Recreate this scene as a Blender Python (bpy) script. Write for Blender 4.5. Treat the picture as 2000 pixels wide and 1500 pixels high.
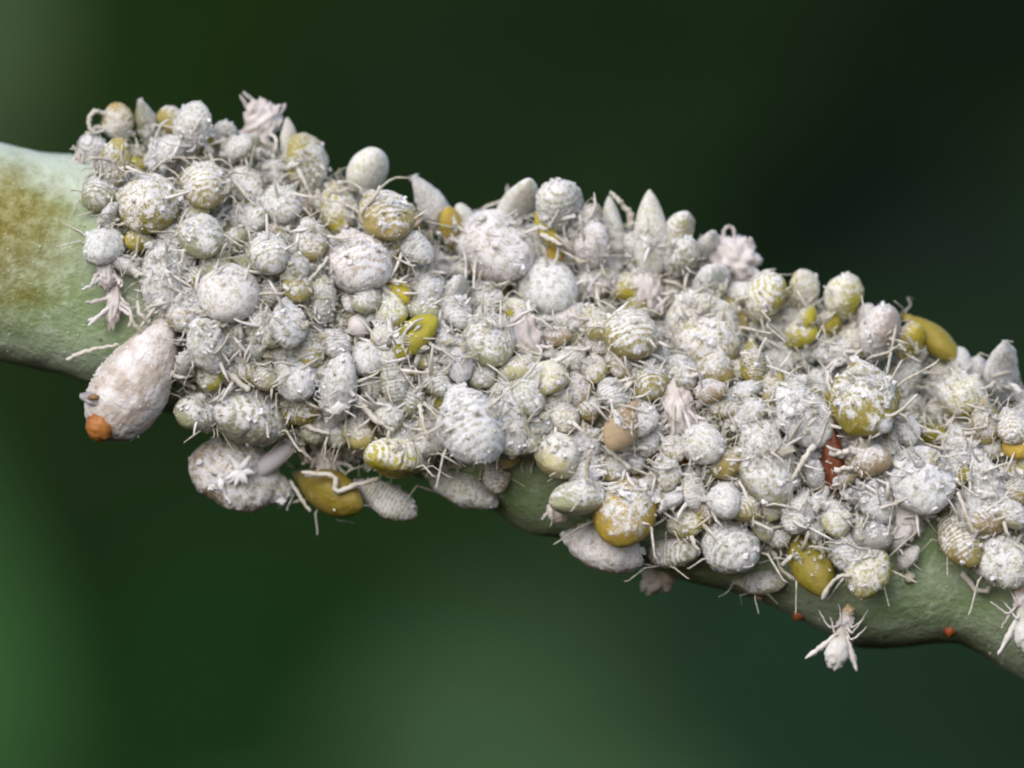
import bpy, math, random
import numpy as np
from mathutils import Vector, Matrix, noise as mn

# ------------------------------------------------------------------ clean
for o in list(bpy.data.objects):
    bpy.data.objects.remove(o, do_unlink=True)
SC = bpy.context.scene
COL = SC.collection
rnd = random.Random(11)
R = math.radians
CAM_D = 15.0                      # camera distance; 1 unit = 1000 photo pixels (about 15 mm in the place)

# ------------------------------------------------------------------ camera
cd = bpy.data.cameras.new('camera')
cd.sensor_width = 36.0
cd.lens = 36.0 * CAM_D / 2.0
cd.clip_start, cd.clip_end = 0.5, 400.0
cd.dof.use_dof = True
cd.dof.focus_distance = CAM_D - 0.25
cd.dof.aperture_fstop = 0.56
cam = bpy.data.objects.new('camera', cd)
cam.location = (0, -CAM_D, 0)
cam.rotation_euler = (R(90), 0, 0)
COL.objects.link(cam)
SC.camera = cam

# ------------------------------------------------------------------ sky and sun (soft, overcast)
SUN_EL, SUN_AZ = 40.0, 202.0      # azimuth measured clockwise from +y (north); the sun stands behind the camera, a little to its left
w = bpy.data.worlds.new('World')
SC.world = w
w.use_nodes = True
nt = w.node_tree
sky = nt.nodes.new('ShaderNodeTexSky')
sky.sky_type = 'NISHITA'
sky.sun_disc = False
sky.sun_elevation = R(SUN_EL)
sky.sun_rotation = R(SUN_AZ)
sky.air_density, sky.dust_density, sky.ozone_density = 1.0, 3.0, 1.0
bg = nt.nodes['Background']
bg.inputs['Strength'].default_value = 0.15
nt.links.new(sky.outputs[0], bg.inputs['Color'])
sl = bpy.data.lights.new('sun', 'SUN')
sl.energy = 1.5
sl.angle = R(58)
sl.color = (1.0, 0.985, 0.965)
sun = bpy.data.objects.new('sun', sl)
sd = Vector((math.sin(R(SUN_AZ)) * math.cos(R(SUN_EL)), math.cos(R(SUN_AZ)) * math.cos(R(SUN_EL)), math.sin(R(SUN_EL))))
sun.rotation_euler = sd.to_track_quat('Z', 'Y').to_euler()
sun.location = sd * 30
COL.objects.link(sun)
SC.view_settings.view_transform = 'Standard'
SC.view_settings.look = 'None'
SC.view_settings.exposure = 0.17
SC.view_settings.gamma = 1.0
SC.cycles.use_denoising = True
SC.cycles.filter_width = 2.1
SC.cycles.max_bounces = 6
SC.cycles.diffuse_bounces = 4
SC.cycles.glossy_bounces = 2

# ------------------------------------------------------------------ helpers
def U(px, py, y=0.0):
    """a point of the place: photo pixel -> metres-free units, at depth y"""
    s = (CAM_D + y) / CAM_D
    return Vector(((px - 1000) / 1000 * s, y, (750 - py) / 1000 * s))

def mesh(name, V, F, mats, midx=None, smooth=True):
    me = bpy.data.meshes.new(name)
    me.from_pydata([tuple(v) for v in V], [], [tuple(f) for f in F])
    for m in (mats if isinstance(mats, (list, tuple)) else [mats]):
        me.materials.append(m)
    if midx is not None:
        me.polygons.foreach_set('material_index', midx)
    if smooth:
        me.polygons.foreach_set('use_smooth', [True] * len(me.polygons))
    me.update()
    return me

def link(name, me, parent=None, loc=None, mat=None):
    o = bpy.data.objects.new(name, me)
    COL.objects.link(o)
    if parent is not None:
        o.parent = parent
    if mat is not None:
        o.matrix_local = mat
    elif loc is not None:
        o.location = loc
    return o

def tag(o, label, cat, group=None):
    o['label'] = label
    o['category'] = cat
    if group:
        o['group'] = group
    return o

def tube(pts, rads, n=6, V=None, F=None, bump=0.0, rg=rnd):
    V = [] if V is None else V
    F = [] if F is None else F
    base = len(V)
    k = len(pts)
    prev = None
    for i in range(k):
        a = pts[max(i - 1, 0)]
        b = pts[min(i + 1, k - 1)]
        d = (Vector(b) - Vector(a)).normalized()
        if prev is None:
            prev = d.orthogonal().normalized()
        e = (prev - d * prev.dot(d))
        e = e.normalized() if e.length > 1e-6 else d.orthogonal().normalized()
        prev = e
        f = d.cross(e)
        for j in range(n):
            t = 2 * math.pi * j / n
            r = rads[i] * (1 + bump * (rg.random() - .5))
            V.append(Vector(pts[i]) + (e * math.cos(t) + f * math.sin(t)) * r)
    for i in range(k - 1):
        for j in range(n):
            a = base + i * n + j
            b = base + i * n + (j + 1) % n
            F.append((a, b, b + n, a + n))
    F.append(tuple(base + j for j in range(n))[::-1])
    F.append(tuple(base + (k - 1) * n + j for j in range(n)))
    return V, F

# ------------------------------------------------------------------ materials
def mat(name):
    m = bpy.data.materials.new(name)
    m.use_nodes = True
    t = m.node_tree
    return m, t, t.nodes['Principled BSDF']

def N(t, typ, **kw):
    n = t.nodes.new(typ)
    for k, v in kw.items():
        if k in ('operation', 'blend_type', 'data_type', 'wave_type', 'bands_direction', 'interpolation_type', 'feature', 'noise_dimensions', 'attribute_name', 'clamp'):
            setattr(n, k, v)
        else:
            n.inputs[k].default_value = v
    return n

def math_(t, op, a, b=None, c=None):
    n = t.nodes.new('ShaderNodeMath')
    n.operation = op
    for i, x in enumerate((a, b, c)):
        if x is None:
            continue
        if isinstance(x, (int, float)):
            n.inputs[i].default_value = x
        else:
            t.links.new(x, n.inputs[i])
    return n.outputs[0]

def smooth(t, x, lo, hi):
    n = t.nodes.new('ShaderNodeMapRange')
    n.interpolation_type = 'SMOOTHSTEP'
    for i, v in zip(range(5), (x, lo, hi, 0.0, 1.0)):
        if isinstance(v, (int, float)):
            n.inputs[i].default_value = v
        else:
            t.links.new(v, n.inputs[i])
    return n.outputs[0]

def mixc(t, fac, a, b):
    n = t.nodes.new('ShaderNodeMix')
    n.data_type = 'RGBA'
    for i, v in ((0, fac), (6, a), (7, b)):
        if isinstance(v, (int, float)):
            n.inputs[i].default_value = v
        elif isinstance(v, tuple):
            n.inputs[i].default_value = (*v, 1.0)
        else:
            t.links.new(v, n.inputs[i])
    return n.outputs[2]

def noise_(t, vec, scale, detail=3.0, rough=0.55):
    n = t.nodes.new('ShaderNodeTexNoise')
    n.inputs['Scale'].default_value = scale
    n.inputs['Detail'].default_value = detail
    n.inputs['Roughness'].default_value = rough
    if vec is not None:
        t.links.new(vec, n.inputs['Vector'])
    return n.outputs[0]

def bump_(t, bsdf, h, strength, dist):
    b = t.nodes.new('ShaderNodeBump')
    b.inputs['Strength'].default_value = strength
    b.inputs['Distance'].default_value = dist
    t.links.new(h, b.inputs['Height'])
    t.links.new(b.outputs[0], bsdf.inputs['Normal'])

def waxy_material():
    """skin of the colour given per aphid, under a mealy white wax whose cover is given per aphid (object colour alpha)"""
    m, t, p = mat('mealy_aphid_skin')
    oi = t.nodes.new('ShaderNodeObjectInfo')
    tc = t.nodes.new('ShaderNodeTexCoord')
    add = t.nodes.new('ShaderNodeVectorMath')
    add.operation = 'ADD'
    mul = math_(t, 'MULTIPLY', oi.outputs['Random'], 61.0)
    t.links.new(tc.outputs['Object'], add.inputs[0])
    t.links.new(mul, add.inputs[1])
    v = add.outputs[0]
    n1 = noise_(t, v, 3.2, 3.0, 0.6)
    n2 = noise_(t, v, 11.0, 3.0, 0.65)
    n3 = noise_(t, v, 34.0, 2.0, 0.6)
    sep = t.nodes.new('ShaderNodeSeparateXYZ')
    t.links.new(tc.outputs['Object'], sep.inputs[0])
    # segment bands along the body, wavering
    ph = math_(t, 'MULTIPLY_ADD', sep.outputs[0], 56.0, math_(t, 'MULTIPLY', n1, 9.0))
    ix = oi.outputs['Object Index']                     # 0: as it falls, 1: plain back, 2: ribbed back
    plain = math_(t, 'MULTIPLY', math_(t, 'SUBTRACT', 1.0, ix), math_(t, 'MULTIPLY', math_(t, 'SUBTRACT', 2.0, ix), 0.5))
    ribbed = math_(t, 'MULTIPLY', ix, math_(t, 'MULTIPLY', math_(t, 'SUBTRACT', ix, 1.0), 0.5))
    bstr = math_(t, 'ADD', math_(t, 'MULTIPLY', smooth(t, oi.outputs['Random'], 0.40, 0.85), plain), ribbed)
    wave = math_(t, 'MULTIPLY', math_(t, 'SINE', ph), bstr)
    band = math_(t, 'MULTIPLY', wave, 0.055)
    s = math_(t, 'ADD', math_(t, 'MULTIPLY', n1, 0.66), math_(t, 'MULTIPLY', n2, 0.40))
    s = math_(t, 'ADD', s, math_(t, 'MULTIPLY', n3, 0.18))
    s = math_(t, 'ADD', s, math_(t, 'MULTIPLY', sep.outputs[2], 0.55))
    s = math_(t, 'ADD', s, math_(t, 'MULTIPLY', sep.outputs[0], 0.05))
    s = math_(t, 'ADD', s, band)
    thr = math_(t, 'SUBTRACT', 1.0, oi.outputs['Alpha'])
    k = smooth(t, math_(t, 'SUBTRACT', s, thr), -0.10, 0.10)
    pit = smooth(t, math_(t, 'ADD', math_(t, 'MULTIPLY', n2, 0.55), math_(t, 'ADD', math_(t, 'MULTIPLY', n3, 0.45), math_(t, 'MULTIPLY', wave, 0.065))), 0.38, 0.55)
    wax = mixc(t, pit, mixc(t, 0.68, (0.44, 0.43, 0.31), oi.outputs['Color']), (0.755, 0.76, 0.795))
    wax = mixc(t, 0.07, wax, oi.outputs['Color'])
    skin = mixc(t, smooth(t, n1, 0.35, 0.7), oi.outputs['Color'], mixc(t, 0.30, oi.outputs['Color'], (0.46, 0.37, 0.17)))
    col = mixc(t, k, skin, wax)
    t.links.new(col, p.inputs['Base Color'])
    t.links.new(math_(t, 'MULTIPLY_ADD', k, 0.50, 0.34), p.inputs['Roughness'])
    p.inputs['Specular IOR Level'].default_value = 0.35
    p.inputs['Subsurface Weight'].default_value = 0.65
    p.inputs['Subsurface Radius'].default_value = (1.0, 0.85, 0.45)
    p.inputs['Subsurface Scale'].default_value = 0.022
    h = math_(t, 'ADD', math_(t, 'MULTIPLY', k, 0.7), math_(t, 'MULTIPLY', n3, 0.6))
    h = math_(t, 'ADD', h, math_(t, 'MULTIPLY', n2, 0.8))
    bump_(t, p, h, 0.7, 0.004)
    return m

def speckled(name, c1, c2, scale, rough=0.8, bump=0.5, dist=0.004, sss=0.0, spec=0.3, detail=4.0):
    m, t, p = mat(name)
    tc = t.nodes.new('ShaderNodeTexCoord')
    n1 = noise_(t, tc.outputs['Object'], scale, detail, 0.65)
    t.links.new(mixc(t, smooth(t, n1, 0.35, 0.66), c1, c2), p.inputs['Base Color'])
    p.inputs['Roughness'].default_value = rough
    p.inputs['Specular IOR Level'].default_value = spec
    if sss:
        p.inputs['Subsurface Weight'].default_value = sss
        p.inputs['Subsurface Radius'].default_value = (1, .8, .6)
        p.inputs['Subsurface Scale'].default_value = 0.02
    bump_(t, p, noise_(t, tc.outputs['Object'], scale * 3, 3.0), bump, dist)
    return m

M_SKIN = waxy_material()
M_WAX = speckled('wax_flakes', (0.60, 0.59, 0.60), (0.83, 0.83, 0.86), 9, 0.9)
M_LEG = speckled('pale_waxy_legs', (0.46, 0.43, 0.34), (0.68, 0.66, 0.63), 14, 0.75)
M_SHED = speckled('shed_skin_film', (0.52, 0.455, 0.43), (0.69, 0.655, 0.655), 6, 0.7, 0.7, 0.006, 0.3)
M_FIBRE = speckled('white_wax_fibres', (0.52, 0.49, 0.42), (0.76, 0.75, 0.75), 14, 0.85)
M_SCRAP = speckled('wax_scraps', (0.44, 0.42, 0.33), (0.78, 0.775, 0.79), 7, 0.85, 0.5, 0.004, 0.4)
M_EYE = speckled('dark_eye', (0.03, 0.008, 0.006), (0.05, 0.012, 0.01), 20, 0.3)
M_MUMMY = speckled('pinkish_scurfy_skin', (0.47, 0.40, 0.35), (0.74, 0.725, 0.74), 24, 0.75, 1.0, 0.006, 0.2)
M_BEAD = speckled('orange_bead', (0.27, 0.095, 0.02), (0.42, 0.18, 0.05), 9, 0.4, 0.4, 0.005, 0.3)
M_RUST = speckled('rust_red_skin', (0.09, 0.022, 0.012), (0.20, 0.065, 0.030), 16, 0.55)
M_SPECK = speckled('orange_speck', (0.26, 0.05, 0.015), (0.36, 0.10, 0.035), 20, 0.5)
M_SMOOTH = speckled('smooth_lilac_wax', (0.60, 0.565, 0.585), (0.68, 0.65, 0.68), 5, 0.55, 0.12, 0.003, 0.3)
M_FLAKE = speckled('grey_flake', (0.20, 0.18, 0.19), (0.52, 0.50, 0.55), 10, 0.5)
M_BROWN = speckled('brown_spot', (0.16, 0.09, 0.03), (0.30, 0.20, 0.08), 10, 0.5)
M_TAN = speckled('tan_scar', (0.50, 0.36, 0.20), (0.62, 0.50, 0.36), 10, 0.8)
M_CREAM = speckled('cream_crumb', (0.46, 0.43, 0.31), (0.60, 0.58, 0.48), 12, 0.8)

def stem_material():
    m, t, p = mat('glaucous_green_stem')
    tc = t.nodes.new('ShaderNodeTexCoord')
    P = tc.outputs['Object']
    mp = t.nodes.new('ShaderNodeMapping')
    mp.inputs['Scale'].default_value = (0.45, 1, 1)
    t.links.new(P, mp.inputs[0])
    n1 = noise_(t, mp.outputs[0], 5, 5, 0.6)
    n2 = noise_(t, P, 34, 4, 0.7)
    n3 = noise_(t, P, 90, 2, 0.6)
    green = mixc(t, smooth(t, n1, 0.36, 0.66), (0.225, 0.325, 0.155), (0.36, 0.44, 0.32))
    green = mixc(t, math_(t, 'MULTIPLY', smooth(t, n2, 0.5, 0.72), 0.6), green, (0.50, 0.58, 0.48))
    # sky light on the upper side of the stem, painted in as a paler green
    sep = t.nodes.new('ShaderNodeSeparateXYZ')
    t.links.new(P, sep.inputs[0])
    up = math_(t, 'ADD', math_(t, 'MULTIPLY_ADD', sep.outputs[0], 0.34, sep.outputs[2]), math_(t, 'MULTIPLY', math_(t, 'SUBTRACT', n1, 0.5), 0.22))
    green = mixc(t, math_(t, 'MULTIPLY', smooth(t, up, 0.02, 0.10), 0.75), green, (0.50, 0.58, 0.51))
    # scurfy olive blotch on the near left
    d = t.nodes.new('ShaderNodeVectorMath')
    d.operation = 'DISTANCE'
    t.links.new(P, d.inputs[0])
    d.inputs[1].default_value = (-1.0, -0.19, 0.29)
    dd = math_(t, 'ADD', d.outputs['Value'], math_(t, 'MULTIPLY', math_(t, 'SUBTRACT', n1, 0.5), 0.28))
    dd = math_(t, 'ADD', dd, math_(t, 'MULTIPLY', math_(t, 'SUBTRACT', n2, 0.5), 0.16))
    patch = math_(t, 'SUBTRACT', 1.0, smooth(t, dd, 0.04, 0.22))
    olive = mixc(t, smooth(t, n2, 0.38, 0.66), (0.17, 0.145, 0.012), (0.31, 0.29, 0.12))
    col = mixc(t, math_(t, 'MULTIPLY', patch, 0.95), green, olive)
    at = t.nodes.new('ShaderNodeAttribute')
    at.attribute_name = 'gap_shade'
    col = mixc(t, math_(t, 'MULTIPLY', at.outputs['Fac'], 0.8), col, mixc(t, smooth(t, n2, 0.4, 0.65), (0.10, 0.085, 0.025), (0.24, 0.21, 0.12)))  # dark olive mixed in as painted shade between the aphids
    # small dark pores
    vo = t.nodes.new('ShaderNodeTexVoronoi')
    vo.inputs['Scale'].default_value = 9
    t.links.new(P, vo.inputs['Vector'])
    pore = math_(t, 'SUBTRACT', 1.0, smooth(t, vo.outputs['Distance'], 0.035, 0.06))
    col = mixc(t, math_(t, 'MULTIPLY', pore, 0.55), col, (0.05, 0.07, 0.02))
    t.links.new(col, p.inputs['Base Color'])
    p.inputs['Roughness'].default_value = 0.6
    p.inputs['Specular IOR Level'].default_value = 0.3
    p.inputs['Subsurface Weight'].default_value = 0.15
    p.inputs['Subsurface Radius'].default_value = (0.6, 1.0, 0.4)
    p.inputs['Subsurface Scale'].default_value = 0.02
    h = math_(t, 'ADD', n2, math_(t, 'MULTIPLY', n3, 0.5))
    bump_(t, p, h, 0.55, 0.010)
    return m

# ------------------------------------------------------------------ stem
SX = [-400, -100, 0, 50, 100, 160, 220, 300, 450, 600, 800, 1000, 1200, 1400, 1600, 1800, 1900, 2000, 2400]
STOP = [225, 262, 277, 289, 300, 303, 322, 352, 402, 455, 515, 585, 635, 690, 745, 800, 825, 850, 960]
BX = [-400, -100, 0, 100, 170, 250, 330, 400, 500, 600, 700, 820, 900, 950, 1000, 1040, 1100, 1180, 1250, 1350, 1440, 1500, 1560, 1610, 1660, 1700, 1780, 1850, 1900, 1960, 2000, 2100, 2400]
SBOT = [620, 685, 703, 726, 748, 785, 810, 828, 858, 884, 906, 932, 957, 986, 1027, 1046, 1050, 1074, 1106, 1140, 1157, 1180, 1208, 1238, 1260, 1265, 1262, 1254, 1267, 1305, 1331, 1390, 1480]

def stem_at(px):
    t = float(np.interp(px, SX, STOP))
    b = float(np.interp(px, BX, SBOT))
    return (t + b) / 2, (b - t) / 2

def seat_y(px, py):
    """where an aphid sits: the stem's surface, and at the rims in front of the turning edge"""
    c, r = stem_at(px)
    return min(surf_y(px, py), -0.105 if py > c else -0.03)

def surf_y(px, py):
    c, r = stem_at(px)
    n = (py - c) / r
    y = -0.93 * r / 1000 * max(0.0, 1 - n * n) ** 0.29 if abs(n) < 1 else 0.0
    return y

CTX = [170, 300, 500, 640, 760, 900, 1000, 1150, 1300, 1450, 1600, 1750, 1900, 2010]
CTY = [320, 262, 285, 345, 405, 455, 440, 440, 480, 545, 605, 670, 745, 780]
CBX = [170, 230, 300, 360, 450, 700, 950, 1010, 1100, 1200, 1400, 1550, 1700, 1790, 1850, 1950, 2010]
CBY = [400, 470, 600, 780, 850, 900, 905, 890, 900, 990, 1050, 1085, 1090, 1010, 1000, 1090, 1130]
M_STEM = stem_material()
V, F = [], []
NA = 72
xs = np.linspace(-380, 2380, 231)
for px in xs:
    # smoothed outline
    cs = [stem_at(px + d) for d in (-22, 0, 22)]
    c = sum(q[0] for q in cs) / 3
    r = sum(q[1] for q in cs) / 3
    for j in range(NA):
        a = 2 * math.pi * j / NA
        q = Vector(((px - 1000) / 1000, -0.93 * r / 1000 * math.copysign(abs(math.cos(a)) ** 0.58, math.cos(a)), (750 - c) / 1000 + r / 1000 * math.sin(a)))
        k = 1 + 0.02 * mn.noise(q * 9) + 0.012 * mn.noise(q * 30)
        V.append(Vector((q.x, q.y * k, (750 - c) / 1000 + r / 1000 * math.sin(a) * k)))
for i in range(len(xs) - 1):
    for j in range(NA):
        F.append((i * NA + j, i * NA + (j + 1) % NA, (i + 1) * NA + (j + 1) % NA, (i + 1) * NA + j))
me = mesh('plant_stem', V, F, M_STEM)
gap_shade = me.attributes.new('gap_shade', 'FLOAT', 'POINT')     # shade in the gaps under the crowd, painted into the stem colour
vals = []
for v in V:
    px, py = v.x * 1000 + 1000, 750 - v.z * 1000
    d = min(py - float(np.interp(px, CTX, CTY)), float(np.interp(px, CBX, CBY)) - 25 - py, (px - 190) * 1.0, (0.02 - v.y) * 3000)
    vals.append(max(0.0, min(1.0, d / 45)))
gap_shade.data.foreach_set('value', vals)
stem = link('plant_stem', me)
tag(stem, 'thick green plant stem with pale bloom and an olive scurfy blotch, crowded with aphids', 'plant stem')

# ------------------------------------------------------------------ background: out-of-focus foliage far behind
def leaf_material(name, c1, c2):
    return speckled(name, c1, c2, 0.9, 0.9, 0.2, 0.05, 0.0, 0.0, 2.0)

def leaf(name, px, py, dist, L, W, ang, tilt, m, label):
    """a big leaf blade with a folded midrib, a stalk and a raised vein, at DIST behind the stem"""
    V, F = [], []
    n, k = 26, 8
    for i in range(n + 1):
        u = i / n
        hw = W / 2 * (math.sin(math.pi * u ** 0.8)) ** 0.75 + 0.002
        for j in range(-k, k + 1):
            v = j / k
            z = 0.10 * W * abs(v) ** 1.3 - 0.22 * L * (u - .45) ** 2 + 0.03 * W * math.sin(9 * u + 3 * v)
            V.append(((u - .5) * L, v * hw, z))
    q = 2 * k + 1
    for i in range(n):
        for j in range(q - 1):
            F.append((i * q + j, i * q + j + 1, (i + 1) * q + j + 1, (i + 1) * q + j))
    e = bpy.data.objects.new(name, None)
    COL.objects.link(e)
    e.location = U(px, py, dist)
    e.rotation_mode = 'QUATERNION'
    # blade normal towards the camera, then leant by TILT about the picture's level axis
    Q = Matrix.Rotation(R(tilt), 4, 'X') @ Matrix.Rotation(R(90), 4, 'X') @ Matrix.Rotation(R(ang), 4, 'Z')
    e.rotation_quaternion = Q.to_quaternion()
    link('blade', mesh('leaf_blade', V, F, m), e)
    vv, ff = tube([((u - .5) * L, 0, 0.012 * W - 0.22 * L * (u - .45) ** 2) for u in np.linspace(-.18, .97, 14)],
                  [0.018 * W * (1.15 - 0.9 * u) for u in np.linspace(0, 1, 14)], 8)
    link('midrib', mesh('leaf_midrib', vv, ff, m), e)
    tag(e, label, 'leaf', 'out-of-focus leaves behind the stem')
    return e

M_BACK = leaf_material('shaded_foliage', (0.009, 0.021, 0.006), (0.013, 0.028, 0.010))
Vb, Fb = [], []
for i in range(41):
    for j in range(31):
        x, z = -14 + 28 * i / 40, -11 + 22 * j / 30
        Vb.append((x, 60 + 0.9 * mn.noise(Vector((x * .35, z * .35, 1))), z))
for i in range(40):
    for j in range(30):
        a = i * 31 + j
        Fb.append((a, a + 31, a + 32, a + 1))
back = link('background_foliage', mesh('background_foliage', Vb, Fb, M_BACK))
back['kind'] = 'structure'

LEAVES = [
    # px, py, dist, length, width, angle, lean, (c1, c2), label
    (-170, 60, 34, 3.6, 1.7, 80, 12, (0.045, 0.076, 0.038), 'pale grey-green blurred leaf behind the upper end of the stem, at the picture edge'),
    (-190, 1330, 36, 4.2, 1.9, 95, 6, (0.030, 0.085, 0.028), 'soft mid-green blurred leaf below the olive-blotched end of the stem'),
    (1310, 1480, 33, 4.6, 3.0, 12, 10, (0.042, 0.087, 0.042), 'broad brighter green blurred leaf under the middle of the stem'),
    (640, 1420, 40, 4.4, 2.6, -20, 2, (0.010, 0.033, 0.009), 'deep green blurred leaf below the yellow hanging aphid'),
    (1880, 1440, 31, 4.4, 2.6, -35, 2, (0.011, 0.027, 0.015), 'bluish dark green blurred leaf below the winged white aphid'),
    (1150, 170, 42, 5.2, 2.4, 8, -14, (0.0075, 0.0165, 0.0065), 'dark green blurred leaf above the middle of the colony'),
    (420, 90, 44, 4.6, 2.2, -25, -10, (0.0085, 0.021, 0.005), 'mossy dark green blurred leaf above the crowded upper end of the stem'),
    (1720, 420, 43, 4.4, 1.8, -20, -8, (0.011, 0.021, 0.014), 'dark blue-green blurred leaf behind the bare olive nymph on the ridge'),
    (2010, 30, 37, 3.8, 2.2, 35, -40, (0.004, 0.008, 0.004), 'almost black blurred leaf in the shadiest upper corner'),
]
for i, (px, py, d, L, W, a, tl, c, lb) in enumerate(LEAVES):
    m = leaf_material('blurred_leaf_green', c, tuple(x * 1.3 for x in c))
    leaf('leaf', px, py, d, L, W, a, tl, m, lb)

# ------------------------------------------------------------------ aphid bodies (shared meshes)
def body_profile(u, kind):
    """half-width at u (0 tail .. 1 head), widest 0.5"""
    if kind == 'plump':
        r = 0.5 * (math.sin(math.pi * u ** 0.88)) ** 0.56
        r *= 1 - 0.22 * max(0, u - .72) / .28
    elif kind == 'oval':
        r = 0.5 * (math.sin(math.pi * u ** 0.85)) ** 0.62
        r *= 1 - 0.30 * max(0, u - .68) / .32
    elif kind == 'slim':
        r = 0.5 * (math.sin(math.pi * u ** 0.80)) ** 0.72
        r *= 1 - 0.28 * max(0, u - .66) / .34
    else:                                        # cone: drawn out to a pointed tail
        r = 0.5 * (math.sin(math.pi * (1 - (1 - u) ** 0.70))) ** 0.66
        return r
    r *= 1 - 0.13 * math.exp(-((u - .83) / .030) ** 2) - 0.05 * math.exp(-((u - .64) / .03) ** 2)
    return r

KINDS = {'plump': (1.30, 0.90), 'oval': (1.5, 0.86), 'slim': (1.95, 0.82), 'cone': (2.3, 0.85)}

def make_body(kind, seed, n=64, k=54, rough=1.0, mats=None):
    Lr, hr = KINDS[kind]
    off = Vector((seed * 7.3, seed * 3.1, seed * 1.7))
    V, F = [], []
    for i in range(n + 1):
        u = i / n
        u2 = 0.5 - 0.5 * math.cos(math.pi * u)          # finer at the ends
        x = (u2 - .5) * Lr
        r = body_profile(min(max(u2, 1e-4), 1 - 1e-4), kind) if 0 < i < n else 0.004
        seg = 1 - (0.026 if seed % 3 == 0 else 0.010) * (0.5 + 0.5 * math.cos(u2 * 2 * math.pi * 8.5)) ** 3 * (1 if .06 < u2 < .93 else 0)
        for j in range(k):
            a = 2 * math.pi * j / k
            q = Vector((x, r * math.cos(a), r * math.sin(a) * hr))
            d = 1 + rough * (0.19 * mn.noise(q * 2.0 + off) + 0.055 * mn.noise(q * 6 + off) + 0.042 * mn.noise(q * 15 + off) + 0.040 * mn.noise(q * 31 + off))
            if q.z < 0:
                q.z *= 0.85
            rr = r * seg * (1 + (d - 1) * min(1, r / .12))
            z = rr * math.sin(a) * hr
            V.append(Vector((x + 0.03 * mn.noise(q * 5 + off * 2) * min(1, r / .2), rr * math.cos(a), z * (0.85 if z < 0 else 1))))
    for i in range(n):
        for j in range(k):
            F.append((i * k + j, (i + 1) * k + j, (i + 1) * k + (j + 1) % k, i * k + (j + 1) % k))
    F.append(tuple(range(k)))
    F.append(tuple(n * k + j for j in range(k))[::-1])
    return mesh('aphid_' + kind, V, F, mats or M_SKIN)

def make_bloom(body, seed, count=760, k_=1.0):
    """mealy wax: many small flakes standing on the back of a body"""
    rg = random.Random(seed)
    V, F = [], []
    vs = body.vertices
    tries = 0
    made = 0
    while made < count and tries < 9000:
        tries += 1
        v = vs[rg.randrange(len(vs))]
        if v.co.z < -0.12 * k_ and rg.random() < .8:
            continue
        if mn.noise(v.co * (3.5 / k_) + Vector((seed, 0, 0))) < -0.02 and rg.random() < .85:
            continue
        nrm = v.normal
        c = v.co + nrm * 0.004 * k_
        e = nrm.orthogonal().normalized()
        e = Matrix.Rotation(rg.random() * 6.283, 3, nrm) @ e
        f = nrm.cross(e)
        s = rg.uniform(.012, .042) * k_
        h = (k_ if k_ == 1 else k_ * .5) * rg.uniform(.015, .055) * (1.9 if rg.random() < .12 else 1)
        b = len(V)
        V += [c + e * s, c - e * s * rg.uniform(.3, .8) + f * s * rg.uniform(.5, 1), c - e * s * .5 - f * s * rg.uniform(.5, 1),
              c + nrm * h + e * s * rg.uniform(-.6, .6) + f * s * rg.uniform(-.6, .6)]
        F += [(b, b + 1, b + 3), (b + 1, b + 2, b + 3), (b + 2, b, b + 3)]
        made += 1
    if k_ < 1:
        return mesh('wax_bloom', V, F, M_WAX, smooth=False)
    for i in range(count // 10):                       # fine curled filaments
        v = vs[rg.randrange(len(vs))]
        if v.co.z < -.1:
            continue
        nrm = v.normal
        d = (nrm + Vector((rg.uniform(-.9, .9), rg.uniform(-.9, .9), rg.uniform(-.4, .7)))).normalized()
        k = Vector((rg.uniform(-1, 1), rg.uniform(-1, 1), rg.uniform(-1, 1))) * .06
        L = rg.uniform(.08, .26)
        r0 = rg.uniform(.008, .017)
        c = v.co - nrm * .01
        tube([c, c + d * L * .4 + k * .7, c + d * L * .75 + k, c + d * L], [r0, r0, r0 * .8, r0 * .4], 4, V, F, .5, rg)
    for i in range(16):                                # a few standing tufts
        v = vs[rg.randrange(len(vs))]
        if v.co.z < 0.05:
            continue
        nrm = (v.normal + Vector((rg.uniform(-.6, .1), rg.uniform(-.4, .4), rg.uniform(0, .5)))).normalized()
        for q in range(3):
            c = v.co + Vector((rg.uniform(-.05, .05), rg.uniform(-.05, .05), 0))
            L = rg.uniform(.06, .17)
            r0 = rg.uniform(.028, .055)
            d = (nrm + Vector((rg.uniform(-.4, .4), rg.uniform(-.4, .4), rg.uniform(-.2, .4)))).normalized()
            tube([c - nrm * .03, c + d * L * .5, c + d * L], [r0, r0 * rg.uniform(.6, 1.0), r0 * .3], 5, V, F, .6, rg)
    return mesh('wax_bloom', V, F, M_WAX, smooth=False)

BODIES = {}
sd_ = 1
for kd, cnt in (('plump', 6), ('oval', 7), ('slim', 4), ('cone', 4)):
    BODIES[kd] = []
    for i in range(cnt):
        b = make_body(kd, sd_, rough=1.0)
        BODIES[kd].append((b, make_bloom(b, sd_), make_bloom(b, sd_ + 50, 330)))
        sd_ += 1
SMOOTH_BODY = {kd: make_body(kd, 91 + 3 * i, rough=0.14) for i, kd in enumerate(('plump', 'oval', 'slim', 'cone'))}

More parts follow.
